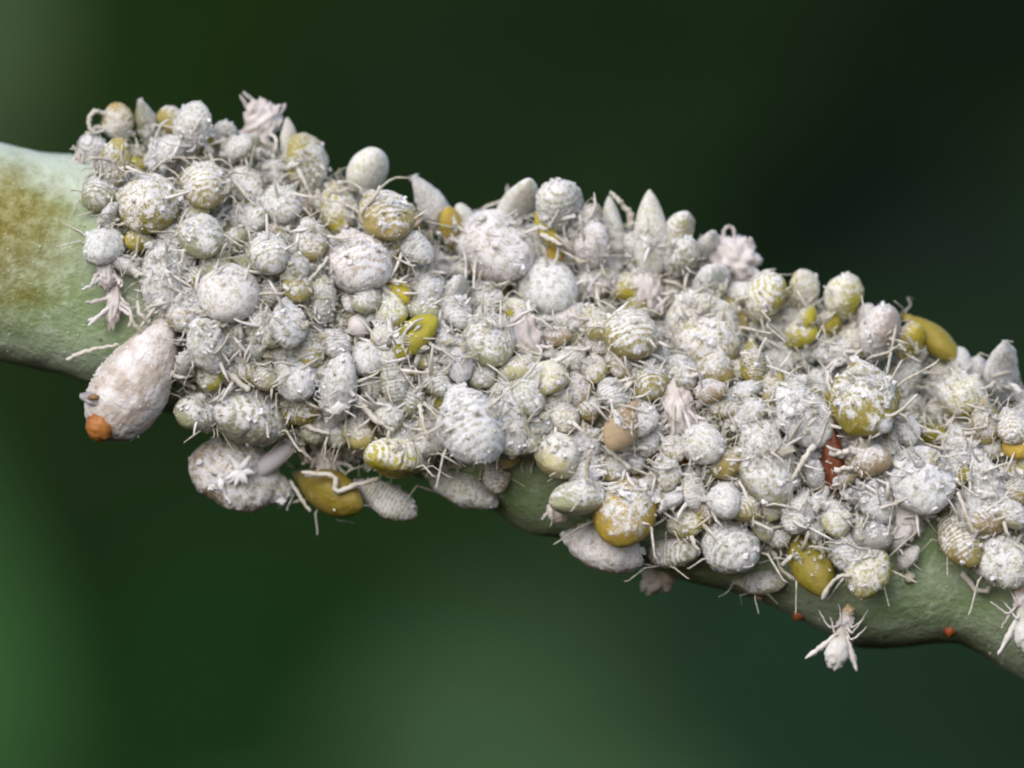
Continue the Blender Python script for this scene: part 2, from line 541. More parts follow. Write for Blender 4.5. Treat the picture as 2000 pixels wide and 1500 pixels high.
def make_leg(seed, thick=0.032, fl=0.36, tl=0.46, kink=55):
    rg = random.Random(seed)
    a1 = R(rg.uniform(15, 40))
    a2 = a1 - R(kink + rg.uniform(-15, 15))
    p0 = Vector((0, 0, 0))
    p1 = Vector((math.cos(a1), 0, math.sin(a1))) * fl
    p2 = p1 + Vector((math.cos(a2), rg.uniform(-.25, .25), math.sin(a2))) * tl
    p3 = p2 + Vector((math.cos(a2 + .5), 0, math.sin(a2 + .5))) * .09
    pts, rad = [], []
    for (a, b, ra, rb, m) in ((p0, p1, 1.0, 0.85, 4), (p1, p2, .95, .62, 5), (p2, p3, .66, .45, 2)):
        for i in range(m):
            u = i / m
            pts.append(a.lerp(b, u))
            rad.append(thick * (ra + (rb - ra) * u) * rg.uniform(.85, 1.2))
    pts.append(p3)
    rad.append(thick * .3)
    v, f = tube(pts, rad, 6, bump=.35, rg=rg)
    return mesh('aphid_leg', v, f, M_LEG)

LEGS = [make_leg(200 + i, thick=0.017 + 0.004 * (i % 3), kink=35 + 12 * (i % 4)) for i in range(8)]

def make_antenna(seed):
    rg = random.Random(seed)
    pts = [Vector((0.16 * i * .9, 0.02 * i * i * rg.uniform(-.6, .6), 0.05 * math.sin(i * .9))) for i in range(6)]
    v, f = tube(pts, [.026, .022, .02, .018, .014, .009], 5, bump=.3, rg=rg)
    return mesh('aphid_antenna', v, f, M_LEG)

ANTS = [make_antenna(300 + i) for i in range(4)]
vv, ff = tube([(0, 0, 0), (-.05, 0, .04), (-.08, 0, .06)], [.030, .024, .020], 7)
CORN = mesh('aphid_cornicle', vv, ff, M_LEG)
vv, ff = [], []
for i in range(7):
    for j in range(9):
        th, ph = math.pi * i / 6, 2 * math.pi * j / 9
        vv.append((.034 * math.sin(th) * math.cos(ph), .034 * math.sin(th) * math.sin(ph), .034 * math.cos(th)))
for i in range(6):
    for j in range(9):
        ff.append((i * 9 + j, i * 9 + (j + 1) % 9, (i + 1) * 9 + (j + 1) % 9, (i + 1) * 9 + j))
EYE = mesh('aphid_eye', vv, ff, M_EYE)

# skin colours under the wax
TINT = {
    'o': (0.36, 0.31, 0.11), 'y': (0.45, 0.395, 0.03), 'a': (0.48, 0.34, 0.05), 'p': (0.50, 0.43, 0.385), 'g': (0.33, 0.34, 0.225),
    'b': (0.38, 0.30, 0.19), 'd': (0.27, 0.225, 0.018), 's': (0.38, 0.40, 0.385), 'l': (0.52, 0.51, 0.30),
}
WAX = {'w': 0.47, 'm': 0.35, 'h': 0.25, 'y': -0.2, 'x': 0.62}

def orient(tail, dorsal, roll=0.0):
    X = (-tail).normalized()
    Z = dorsal - X * dorsal.dot(X)
    if Z.length < 1e-3:
        Z = Vector((0, 0, 1)) - X * X.z
    Z.normalize()
    Z = Matrix.Rotation(roll, 3, X) @ Z
    Y = Z.cross(X)
    return Matrix((X, Y, Z)).transposed()

class Spec:
    pass

def spec(px, py, L, W, ang, wax, tint, kind=None, lift=None, label=None, ref=None, roll=None, dors=None, smooth=False, order=None, legs=6):
    s = Spec()
    s.px, s.py, s.L, s.W, s.ang, s.wax, s.tint, s.kind, s.lift, s.label, s.ref, s.roll, s.dors, s.smooth, s.order, s.legs = (
        px, py, L, W, ang, wax, tint, kind, lift, label, ref, roll, dors, smooth, order, legs)
    return s

A = []
def a(*k, **kw):
    A.append(spec(*k, **kw))

# px, py, length, width, direction of the tail in the picture, wax, skin; landmarks carry their own label and a short way to name them
a(232, 243, 76, 54, 98, 'm', 'a', label='amber aphid with a white tip, first on the skyline beside a curled white shed leg')
a(285, 240, 84, 48, 103, 'w', 'g', 'cone', label='pointed white aphid with a narrow upright tip, second along the skyline')
a(334, 240, 58, 52, 110, 'm', 'o', label='white aphid with olive windows, third along the skyline')
a(376, 253, 100, 66, 75, 'x', 'g', label='blunt white waxy aphid standing tallest on the upper skyline')
a(397, 288, 70, 42, 90, 'y', 'd')
a(438, 265, 52, 46, 90, 'x', 'g')
a(460, 292, 66, 52, 20, 'w', 'g')
a(482, 298, 62, 52, 80, 'm', 'g')
a(565, 275, 80, 36, 95, 'x', 'l', 'cone', label='cream white finger-like aphid standing next to the plump yellow one')
a(600, 325, 118, 82, 108, 'm', 'o', label='plump yellow aphid with a white powdered shoulder on the skyline', ref='the plump yellow skyline aphid', roll=-10)
a(219, 328, 108, 56, 72, 'h', 'o', label='long olive aphid behind the crumpled pink shed skin')
a(181, 296, 62, 56, 120, 'w', 's')
a(275, 317, 52, 36, 0, 'y', 'y')
a(322, 298, 84, 62, 20, 'w', 'g')
a(330, 325, 62, 40, 0, 'm', 'b')
a(397, 361, 92, 84, -72, 'm', 'o', label='ringed aphid seen from behind, white above and yellow below', ref='the ringed yellow and white aphid', roll=0, order=1.3)
a(285, 396, 122, 114, -75, 'm', 'd', label='large mealy olive aphid nearest the scurfy bare stem', ref='the large mealy olive aphid', roll=0)
a(477, 361, 82, 68, -60, 'm', 'o')
a(392, 458, 88, 78, -75, 'm', 'g')
a(318, 528, 152, 76, -96, 'w', 'g', label='long pale mealy aphid hanging head up over the bare green stem', ref='the long pale mealy aphid', roll=0, order=1.2)
a(255, 523, 74, 42, 158, 'x', 'p', smooth=True, label='smooth pinkish lobe lying against the long pale mealy aphid')
a(205, 478, 82, 70, 240, 'w', 's')
a(212, 428, 66, 40, 60, 'w', 's')
a(548, 398, 76, 68, -60, 'w', 'g')
a(478, 428, 84, 62, 0, 'm', 'g', order=.3)
a(525, 495, 78, 70, -70, 'w', 'g')
a(462, 476, 50, 42, 60, 'm', 'g')
a(446, 570, 116, 108, -80, 'x', 'p', smooth=True, label='smooth white dome-backed aphid with a faint yellow hem', ref='the smooth white dome', roll=0)
a(605, 466, 80, 60, -80, 'm', 'o')
a(695, 508, 132, 126, -60, 'x', 'p', label='big round pinkish white aphid with ribbed back, seen end on', ref='the big round pinkish aphid', roll=0, order=1.5)
a(658, 404, 96, 70, -80, 'm', 'y')
a(717, 342, 96, 76, 75, 'x', 'l', smooth=True, label='smooth white dome-shaped aphid rising alone from the skyline')
a(750, 418, 108, 92, -58, 'h', 'o')
a(795, 415, 70, 40, -55, 'y', 'a')
a(842, 400, 118, 56, 122, 'x', 'p', 'cone', label='pinkish white pointed aphid like a thorn on the skyline')
a(881, 450, 82, 48, 100, 'y', 'a', order=1.05)
a(905, 428, 56, 42, 110, 'x', 'l')
a(965, 478, 152, 132, -48, 'w', 'p', label='big beige mealy aphid with a tan lower end under the skyline', ref='the big beige mealy aphid', roll=0)
a(770, 563, 72, 44, -48, 'y', 'y', order=.6)
a(806, 482, 84, 58, -40, 'w', 's')
a(850, 512, 84, 42, -40, 'm', 's', order=.4)
a(835, 556, 74, 58, -75, 'w', 's')
a(892, 574, 64, 52, 80, 'w', 's')
a(580, 557, 64, 52, -80, 'h', 'o')
a(624, 598, 108, 56, 80, 'm', 'g')
a(1014, 398, 104, 74, 66, 'x', 'l', 'cone', smooth=True, label='smooth white pointed aphid with one yellow window on the skyline')
a(1090, 412, 106, 90, 80, 'x', 'g', label='thickly mealy white aphid on the skyline just past the yellow-windowed one')
a(1065, 447, 74, 30, -58, 'y', 'y', order=1.2)
a(1080, 492, 46, 34, -60, 'y', 'a', order=1.2)
a(1147, 434, 70, 48, 60, 'm', 'b')
a(1155, 486, 92, 70, 70, 'x', 'p')
a(1195, 457, 134, 48, 94, 'w', 'l', 'cone', smooth=True, label='shorter pale yellow spike-shaped aphid pointing upward')
a(1271, 456, 152, 62, 92, 'w', 'l', 'cone', smooth=True, label='tall pale yellow spike-shaped aphid pointing straight up on the skyline', ref='the tall pale yellow spike', order=1.2)
a(1241, 492, 76, 58, 85, 'w', 'l')
a(1327, 457, 78, 66, 80, 'w', 'l')
a(1330, 505, 76, 68, 60, 'w', 'g')
a(1384, 480, 58, 44, 75, 'x', 'p', 'cone')
a(1060, 556, 132, 112, -45, 'w', 's', label='large glassy grey-green aphid with smooth sides under the beige one', ref='the large glassy grey-green aphid', roll=0, smooth=True)
a(966, 552, 62, 50, -60, 'y', 'o')
a(952, 580, 66, 58, -70, 'm', 'g')
a(953, 656, 114, 90, -80, 'm', 'g', label='mealy green aphid with a circle of white wax on its back', ref='the wax-circled green aphid')
a(1232, 652, 98, 90, -70, 'm', 'o', label='rounded grey-topped yellow aphid beside the large snowy one')
a(1162, 630, 64, 50, -70, 'h', 'o')
a(1370, 642, 166, 128, -65, 'w', 'o', label='large snowy aphid with an olive flank, crusted thickest along its upper edge', ref='the large snowy olive aphid', roll=-25)
a(1158, 552, 94, 60, 10, 'w', 'p', order=.5)
a(1390, 555, 74, 66, 80, 'w', 's')
a(1433, 606, 92, 36, -62, 'y', 'o')
a(1493, 588, 98, 80, 55, 'w', 'y')
a(1500, 640, 76, 50, 0, 'w', 'g')
a(1570, 572, 84, 62, 100, 'w', 'y')
a(1650, 584, 82, 72, 80, 'w', 'y')
a(1578, 624, 48, 42, 80, 'm', 'y')
a(1618, 638, 56, 50, 80, 'm', 'y')
a(1690, 624, 58, 44, 70, 'x', 'p')
a(1720, 656, 102, 84, 80, 'w', 'p')
a(1626, 690, 80, 52, 0, 'w', 'g')
a(1523, 694, 78, 62, -80, 'w', 'g')
a(1471, 706, 88, 46, -85, 'h', 'd')
a(1570, 692, 54, 46, 60, 'w', 's')
a(1776, 672, 76, 60, 70, 'm', 'y')
a(1815, 658, 132, 62, -40, 'y', 'd', label='bare olive nymph without wax lying along the ridge', ref='the bare olive ridge nymph', order=.45, dors=Vector((0, -.3, 1)))
a(1686, 776, 142, 116, -84, 'h', 'd', label='big white-capped olive aphid with wax like a torn hood', ref='the white-capped olive aphid', roll=0)
a(1770, 740, 76, 58, 60, 'w', 'g')
a(1772, 786, 56, 50, -80, 'm', 'o')
a(1874, 716, 68, 44, 90, 'x', 's')
a(1908, 722, 46, 40, 80, 'x', 's')
a(1954, 728, 118, 70, 84, 'x', 's', 'cone', label='tall white pointed aphid at the lower end of the skyline', ref='the tall white pointed aphid')
a(1880, 770, 84, 78, -80, 'm', 'y')
a(1925, 822, 84, 54, -85, 'h', 'o')
a(1975, 832, 70, 60, -80, 'm', 'o')
a(1983, 868, 58, 50, -60, 'y', 'a')
a(1833, 748, 74, 46, 80, 'm', 'o')
a(1568, 812, 134, 88, -48, 'w', 's', smooth=True, label='glassy grey-green aphid with a smooth olive rim, leaning beside the white-capped one', ref='the leaning glassy aphid')
a(1717, 815, 58, 46, -70, 'x', 's', order=1.6)
a(1796, 932, 138, 108, -72, 'x', 's', label='thick white mealy aphid like a snowball on the lower half', ref='the snowball-white aphid', roll=0)
a(1872, 876, 88, 62, -85, 'w', 'g')
a(1926, 940, 128, 66, -72, 'w', 'g', label='long pale mealy aphid beside the snowball-white one')
a(1711, 977, 88, 60, -62, 'w', 's')
a(1630, 1009, 74, 58, -82, 'm', 'l', smooth=True)
a(1560, 1000, 78, 56, -110, 'w', 'g')
a(1665, 954, 56, 36, -80, 'w', 's')
a(1494, 890, 192, 90, -76, 'm', 'g', label='very long mealy green aphid with a beige lower end', ref='the very long mealy green aphid', roll=0)
a(1374, 865, 80, 72, -60, 'w', 'g')
a(1455, 815, 84, 62, 30, 'w', 'g')
a(1450, 768, 70, 48, 20, 'w', 's', order=.5)
a(1300, 920, 74, 50, -85, 'm', 'o')
a(1218, 830, 98, 56, -120, 'y', 'b', label='tan bare nymph slanting in the middle of the crowd', ref='the slanting tan nymph')
a(1195, 766, 70, 56, -60, 'm', 's')
a(1267, 744, 74, 70, -75, 'h', 'o')
a(1326, 726, 74, 62, -60, 'm', 'g')
a(1160, 720, 56, 48, -80, 'm', 'o')
a(1072, 736, 66, 64, -80, 'w', 'y', label='small white ball-like aphid with a yellow hem and pale legs', ref='the small white ball-like aphid')
a(1127, 758, 68, 48, -80, 'h', 'b')
a(1100, 812, 66, 58, -70, 'm', 'o')
a(1090, 890, 80, 82, -85, 'm', 'l', label='glassy yellow-beige aphid framed by pale legs near the lower rim', ref='the glassy beige aphid')
a(915, 828, 152, 112, -66, 'x', 's', label='big white aphid with fine ribs across its tail end', ref='the big white ribbed aphid', roll=0, order=1.6)
a(996, 826, 122, 62, -85, 'm', 'g')
a(984, 880, 68, 58, -80, 'h', 'o')
a(970, 928, 66, 52, -85, 'm', 'b')
a(778, 898, 116, 86, 172, 'm', 'y', label='white-topped yellow aphid near the lower rim of the colony', ref='the white-topped yellow aphid', roll=0, dors=Vector((0, -.15, 1)))
a(896, 953, 148, 82, -24, 'w', 'g', label='pale grainy aphid slung under the big white ribbed one', legs=2)
a(752, 973, 124, 66, -30, 'w', 'g', label='pale grainy aphid slung under the white-topped yellow one', legs=4)
a(638, 957, 140, 82, -26, 'y', 'd', label='bare dark yellow aphid hanging from the lower rim', ref='the bare dark yellow hanging aphid', dors=Vector((.2, -.6, -.2)), roll=0, lift=.02)
a(472, 930, 190, 124, 160, 'm', 'b', label='big dirty tan aphid lying upside down at the lower rim', ref='the upside-down tan aphid', dors=Vector((.5, -.75, .15)), roll=0, lift=.02, legs=0)
a(496, 815, 136, 112, 176, 'w', 'g', label='plump white aphid with ribbed flank above the upside-down tan one', ref='the plump ribbed white aphid', roll=0, dors=Vector((0, -.5, .9)))
a(392, 805, 92, 76, 190, 'm', 'g', label='grey green aphid beside the swollen one with the orange bead')
a(399, 665, 118, 76, -70, 'w', 'g')
a(573, 733, 96, 76, -65, 'x', 's')
a(660, 768, 142, 78, 76, 'w', 's', label='long white mealy aphid in the middle of the upper half', ref='the long white mealy aphid')
a(562, 630, 90, 64, -85, 'm', 's')
a(653, 672, 64, 56, -60, 'm', 's')
a(715, 696, 70, 60, -80, 'w', 's', smooth=True)
a(803, 663, 116, 62, 40, 'y', 'y', label='bright yellow bare nymph slanting upward in the crowd', ref='the bright yellow nymph', order=1.7, roll=0)
a(770, 746, 84, 52, -80, 'm', 'g')
a(850, 742, 66, 52, -60, 'm', 'g')
a(890, 604, 74, 58, -75, 'w', 's')
a(896, 700, 86, 56, -85, 'w', 's')
a(868, 662, 74, 42, -80, 'm', 's', order=.4)
a(495, 686, 60, 48, 30, 'm', 's', order=.3)
a(366, 712, 62, 52, 60, 'm', 's', order=.3)
a(700, 842, 70, 58, -70, 'h', 'o', order=.4)
a(758, 806, 66, 52, -60, 'm', 'g', order=.5)
a(1137, 972, 114, 84, 192, 'm', 'g', smooth=True, label='smooth grey green aphid next to the white and orange one')
a(1222, 992, 140, 106, -104, 'h', 'a', label='smooth white aphid with an orange lower half', ref='the white and orange aphid', roll=0, smooth=True)
a(1174, 1071, 148, 106, -18, 'x', 'p', label='pinkish grainy aphid slung under the white and orange one', ref='the pinkish slung aphid', lift=.08, legs=0)
a(1312, 1079, 98, 80, 0, 'w', 'g', label='grey white ribbed aphid between the orange one and the round ribbed one')
a(1425, 1063, 114, 104, -60, 'x', 's', label='round ribbed grey white aphid at the lower rim', ref='the round ribbed aphid', roll=0)
a(1484, 1138, 90, 50, 0, 'm', 'g')
a(1579, 1092, 136, 76, -66, 'y', 'd', label='glossy bare dark olive aphid at the lower rim', ref='the glossy dark olive aphid', roll=0)
a(1697, 1108, 114, 72, -105, 'm', 'y', label='white aphid with yellow windows on its tail end, above the winged white one', ref='the yellow-windowed white aphid', roll=0)
a(1650, 1074, 78, 58, -80, 'w', 's')
a(1748, 1052, 72, 40, 40, 'x', 'p', smooth=True)
a(1770, 1093, 60, 34, 45, 'x', 'p')
a(1870, 1048, 118, 72, -62, 'h', 'o', label='olive mottled aphid on the open stem beyond the snowball-white one')
a(1962, 1091, 112, 98, -75, 'w', 'g', label='large pale rounded aphid where the stem leaves the picture', ref='the large pale end aphid', roll=0)
a(1350, 950, 80, 46, -80, 'w', 'b')
a(1372, 988, 66, 42, -70, 'h', 'a')
a(1415, 976, 70, 60, -80, 'w', 's')
a(1305, 978, 58, 42, 20, 'w', 's')
a(1590, 920, 60, 42, -80, 'm', 's')
a(1687, 896, 94, 70, -10, 'h', 'b', order=.4)
a(1812, 848, 66, 42, 0, 'y', 'd', order=.3)
a(1766, 836, 66, 50, -60, 'm', 's', order=.5)
a(1984, 950, 66, 48, -80, 'h', 'o')
a(1974, 1002, 66, 50, -60, 'm', 'g')
a(1555, 757, 62, 46, -60, 'm', 'g')
a(1612, 862, 52, 40, -60, 'w', 's', order=1.4)
a(1648, 936, 54, 38, 30, 'm', 'b', order=1.4)


# ------------------------------------------------------------------ small aphids that fill the crowd behind the others
KEEP = [(1627, 905, 95), (702, 636, 45), (680, 592, 25), (1322, 800, 70), (1025, 658, 60), (1455, 938, 45), (1768, 1008, 55), (535, 897, 40), (1335, 903, 25), (1363, 896, 20), (1000, 960, 90)]
fill = []
for n_ in range(126):
    best = None
    for _ in range(170):
        px, py = rnd.uniform(185, 2010), rnd.uniform(260, 1120)
        if not (np.interp(px, CTX, CTY) + 22 < py < np.interp(px, CBX, CBY) - 16):
            continue
        c = min(math.hypot(px - s.px, py - s.py) / (0.5 * min(s.W + 10, s.L) + 10) for s in A + fill)
        c = min([c] + [math.hypot(px - kx, py - ky) / kr for kx, ky, kr in KEEP])
        if best is None or c > best[0]:
            best = (c, px, py)
    _, px, py = best
    W = rnd.uniform(42, 68)
    fill.append(spec(px, py, W * rnd.uniform(1.05, 1.5), W, rnd.uniform(-170, 10), rnd.choice('wwmmmmhhh'), rnd.choice('ooodggggsbly'), order=-1))

# ------------------------------------------------------------------ depth: each lies on the stem or on those beneath it
def order_of(s):
    return s.order if s.order is not None else (s.W * s.L) ** .5 / 100
ALL = sorted(fill + A, key=order_of)
placed = []
for s in ALL:
    ys = seat_y(s.px, s.py)
    r = (s.W + min(s.L, 1.6 * s.W)) / 4000
    y = ys - 0.30 * s.W / 1000
    if s.lift is not None:
        y = ys - s.lift
    else:
        for (qx, qy, qyy, qr) in placed:
            d = math.hypot(s.px - qx, s.py - qy) / 1000
            need = (r + qr) * 0.78
            if d < need:
                y = min(y, qyy - math.sqrt(need * need - d * d) * 0.8)
        y = max(y, ys - 0.17)
    s.y = y
    placed.append((s.px, s.py, y, r))

def front_y(px, py):
    y = seat_y(px, py)
    for (qx, qy, qyy, qr) in placed:
        d2 = ((px - qx) ** 2 + (py - qy) ** 2) / 1e6
        rr = qr * .92
        if d2 < rr * rr:
            y = min(y, qyy - math.sqrt(rr * rr - d2) * .92)
    return y

# ------------------------------------------------------------------ labels: look first, then what it sits beside
LOOK = {
    ('w', 'p'): 'pinkish white waxy', ('w', 'g'): 'grey white mealy', ('w', 's'): 'bluish white mealy', ('w', 'o'): 'white mealy olive', ('w', 'l'): 'cream white waxy',
    ('w', 'y'): 'white waxy yellow', ('w', 'a'): 'white waxy amber', ('w', 'b'): 'white waxy tan',
    ('m', 'o'): 'olive half-powdered', ('m', 'y'): 'yellow half-powdered', ('m', 'a'): 'amber half-powdered', ('m', 'g'): 'grey green half-powdered',
    ('m', 'b'): 'tan half-powdered', ('m', 's'): 'bluish grey half-powdered', ('m', 'l'): 'cream half-powdered', ('m', 'p'): 'beige half-powdered', ('m', 'd'): 'dark olive half-powdered',
    ('y', 'o'): 'bare olive', ('y', 'y'): 'bare yellow', ('y', 'a'): 'bare amber', ('y', 'b'): 'bare tan', ('y', 'd'): 'bare dark olive', ('y', 'g'): 'bare grey green', ('y', 'l'): 'bare cream',
}
def look(s):
    wx = {'x': 'w', 'h': 'm'}.get(s.wax, s.wax)
    return LOOK.get((wx, s.tint), 'pale waxy')
def size(s):
    q = (s.W * s.L) ** .5
    return 'tiny' if q < 52 else 'small' if q < 68 else 'mid-sized' if q < 92 else 'large'
def shape(s):
    r = s.L / s.W
    return 'pointed' if s.kind == 'cone' else 'rounded' if r < 1.2 else 'oval' if r < 1.6 else 'long'
def direction(s, l):
    d = math.degrees(math.atan2(l.py - s.py, s.px - l.px)) % 360
    return ['to the right of', 'above and right of', 'above', 'above and left of', 'to the left of', 'below and left of', 'below', 'below and right of'][int((d + 22.5) // 45) % 8]

def ref(px, py, words):
    s = Spec()
    s.px, s.py, s.ref = px, py, words
    return s
EXTRA_REFS = [
    ref(262, 745, 'the swollen aphid with the orange bead'),
    ref(535, 897, 'the smooth white capsule'),
    ref(702, 636, 'the pinkish wax ball'),
    ref(1627, 905, 'the rust-red insect'),
    ref(1642, 1245, 'the winged white aphid'),
    ref(150, 362, 'the crumpled pink shed skin'),
    ref(505, 240, 'the upright pink shed skin'),
    ref(1432, 505, 'the long-legged shed skin on the skyline'),
    ref(1322, 800, 'the tattered white shed skin'),
    ref(1025, 655, 'the knotted shed skin'),
]


LANDMARKS = [s for s in A if s.ref] + EXTRA_REFS
used = {s.label for s in A if s.label}
for s in sorted(ALL, key=lambda q: -(q.W * q.L)):
    if s.label:
        continue
    near = sorted((l for l in LANDMARKS if l is not s), key=lambda l: math.hypot(l.px - s.px, l.py - s.py))[:5]
    cands = []
    for l in near[:2]:
        cands.append(f'{size(s)} {look(s)} {shape(s)} aphid {direction(s, l)} {l.ref}')
    for i in range(len(near)):
        for j in range(i + 1, len(near)):
            cands.append(f'{size(s)} {look(s)} aphid between {near[i].ref} and {near[j].ref}')
    for l in near[2:]:
        cands.append(f'{size(s)} {look(s)} {shape(s)} aphid {direction(s, l)} {l.ref}')
    for c in cands:
        if c not in used and len(c.split()) <= 16:
            s.label = c
            break
    else:
        s.label = f'{size(s)} {look(s)} {shape(s)} aphid deep in the crowd {direction(s, near[0])} {near[0].ref}'
    used.add(s.label)

# ------------------------------------------------------------------ build every aphid
RIBBED = {(397, 361), (695, 508), (915, 828), (1425, 1063), (1312, 1079), (496, 815)}
PLAIN = {(285, 396), (953, 656), (1370, 642), (1686, 776), (1796, 932), (965, 478), (1174, 1071), (472, 930)}
UPV = Vector((0, -0.62, 0.78))
def build_aphid(s):
    r = s.L / s.W
    kd = s.kind if s.kind in KINDS else ('plump' if r < 1.16 else 'oval' if r < 1.62 else 'slim')
    Lr, hr = KINDS[kd]
    sx = 1.0
    if r >= Lr:
        tau = R(rnd.uniform(4, 14))
        sx = r / Lr
    else:
        c2 = (max(r, hr * 1.04) ** 2 - hr * hr) / (Lr * Lr - hr * hr)
        tau = math.acos(math.sqrt(min(1, max(0.03, c2))))
    t = Vector((math.cos(R(s.ang)), 0, math.sin(R(s.ang))))
    tail = t * math.cos(tau) + Vector((0, -1, 0)) * math.sin(tau)
    M = orient(tail, s.dors or UPV, R(s.roll) if s.roll is not None else R(rnd.uniform(-28, 28)))
    e = bpy.data.objects.new('aphid', None)
    COL.objects.link(e)
    e.empty_display_size = 0.02
    sc = s.W / 1000 * 1.13
    e.matrix_world = Matrix.LocRotScale(U(s.px, s.py, s.y), M.to_quaternion(), Vector((sc, sc, sc)))
    tag(e, s.label, 'aphid', 'aphids crowded on the stem')
    if s.smooth or s.wax == 'y':
        me, bl = SMOOTH_BODY[kd], None
    else:
        me, b1, b2 = rnd.choice(BODIES[kd])
        bl = b1 if s.wax in 'wx' else b2 if s.wax in 'mh' else None
    D = Matrix.Diagonal((sx, rnd.uniform(.93, 1.07), rnd.uniform(.88, 1.08), 1))
    b = link('body', me, e, mat=D)
    v = rnd.uniform(.86, 1.14)
    c = TINT[s.tint]
    b.pass_index = 2 if (s.px, s.py) in RIBBED else 1 if s.smooth or (s.px, s.py) in PLAIN else 0
    b.color = (c[0] * v, c[1] * v * rnd.uniform(.95, 1.05), c[2] * v, WAX[s.wax] + rnd.uniform(-.05, .05))
    if bl is not None:
        f = link('wax_bloom', bl, e, mat=D)
        f['kind'] = 'stuff'
    nl = s.legs
    if s.py < np.interp(s.px, CTX, CTY) + 25:          # on the skyline few legs show
        nl = min(nl, rnd.choice((0, 2, 2)))
    spots = [(.24, 1, 40), (.24, -1, 40), (.08, 1, 88), (.08, -1, 88), (-.10, 1, 140), (-.10, -1, 140)][:nl]
    for (x, sgn, yaw) in spots:
        q = Matrix.Translation((x * Lr * .8 * sx, sgn * .34, -.14)) @ Matrix.Rotation(sgn * R(yaw + rnd.uniform(-22, 22)), 4, 'Z') @ Matrix.Rotation(R(rnd.uniform(-25, 20)), 4, 'Y')
        k = rnd.uniform(.8, 1.2)
        link('leg', rnd.choice(LEGS), e, mat=q @ Matrix.Diagonal((k, k, k, 1)))
    if nl:
        for sgn in (1, -1):
            q = Matrix.Translation((.47 * Lr * sx, sgn * .12, .05)) @ Matrix.Rotation(sgn * R(rnd.uniform(30, 120)), 4, 'Z') @ Matrix.Rotation(R(rnd.uniform(-40, 0)), 4, 'Y')
            link('antenna', rnd.choice(ANTS), e, mat=q)
    if s.W >= 75 and not s.smooth:
        for sgn in (1, -1):
            link('cornicle', CORN, e, mat=Matrix.Translation((-.27 * Lr * sx, sgn * .22, .30)))
    if s.wax == 'y':
        for sgn in (1, -1):
            link('eye', EYE, e, mat=Matrix.Translation((.44 * Lr * sx, sgn * .17, .06)))
    s.obj = e
    return e

for s in ALL:
    build_aphid(s)

def empty(name, px, py, y, label, cat, group=None):
    e = bpy.data.objects.new(name, None)
    COL.objects.link(e)
    e.empty_display_size = .02
    e.location = U(px, py, y)
    return tag(e, label, cat, group)

def blob(rx, ry, rz, m, name, seed, amp=.12, fr=3.0, n=22, k=26, shear=None):
    V, F = [], []
    for i in range(n + 1):
        th = math.pi * i / n
        for j in range(k):
            ph = 2 * math.pi * j / k
            d = Vector((math.sin(th) * math.cos(ph), math.sin(th) * math.sin(ph), math.cos(th)))
            q = 1 + amp * (mn.noise(d * fr + Vector((seed, 0, 0))) + .5 * mn.noise(d * fr * 2.7 + Vector((0, seed, 0))))
            v = Vector((d.x * rx, d.y * ry, d.z * rz)) * q
            V.append(shear(v) if shear else v)
    for i in range(n):
        for j in range(k):
            F.append((i * k + j, (i + 1) * k + j, (i + 1) * k + (j + 1) % k, i * k + (j + 1) % k))
    return mesh(name, V, F, m)

def strand(pts, r0, r1, m, name, n=6, bump=.3):
    P = [Vector(p) for p in pts]
    Q = []
    for i in range(len(P) - 1):                         # Catmull-Rom through the points
        p0, p1, p2, p3 = P[max(i - 1, 0)], P[i], P[i + 1], P[min(i + 2, len(P) - 1)]
        for j in range(7):
            t = j / 7
            Q.append(0.5 * ((2 * p1) + (p2 - p0) * t + (2 * p0 - 5 * p1 + 4 * p2 - p3) * t * t + (3 * p1 - p0 - 3 * p2 + p3) * t ** 3))
    Q.append(P[-1])
    Q = [q + Vector((rnd.uniform(-1, 1), rnd.uniform(-1, 1), rnd.uniform(-1, 1))) * r0 * .28 for q in Q]
    k = len(Q)
    v, f = tube(Q, [(r0 + (r1 - r0) * i / (k - 1)) * rnd.uniform(.78, 1.2) * (.55 if i in (0, k - 1) else 1) for i in range(k)], n, bump=bump)
    return mesh(name, v, f, m)

def rel(dx, dy, y=0.0):
    return Vector((dx / 1000, y, -dy / 1000))

# ---- swollen aphid with the orange bead
ys = surf_y(262, 745)
ym = -0.235
e = empty('aphid', 268, 742, ym, 'swollen pinkish white aphid hanging off the stem, an orange bead at its lower end', 'aphid', 'aphids crowded on the stem')
def swell(v):
    # v.x runs to the narrow upper end: a blunt, wide lower half drawn out to a short neck
    t = max(-1, min(1, v.x / .134))
    e0 = math.sqrt(max(1e-4, 1 - t * t))
    e1 = (1 - abs(t) ** 2.7) ** .5 if t < 0 else (1 - .72 * t ** 1.35) * (1 - t ** 9) ** .5
    k = max(.2, min(2.6, e1 / e0))
    x = t * (.112 if t < 0 else .152)
    return Vector((x - .018, v.y * k, v.z * k + .016 * t * t * (1 if t > 0 else 0)))
rot = Matrix.Rotation(-R(56), 4, 'Y')
body = blob(.134, .070, .073, M_MUMMY, 'swollen_body', 3, .028, 5, 64, 64, swell)
b = link('body', body, e, mat=rot)
rg = random.Random(4)
for (t, s1, dz) in ((.80, 1, .3), (.62, 1, .15), (.85, -1, .1), (.35, -1, .1)):
    p = rot @ Vector((t * .13, -.02, s1 * .040))
    q = rot @ Vector((t * .13 + .006, -.03, s1 * .066))
    r_ = rot @ Vector((t * .13 + .022, -.02, s1 * .084))
    link('leg', strand([p, q, r_], .0055, .003, M_LEG, 'swollen_leg'), e)
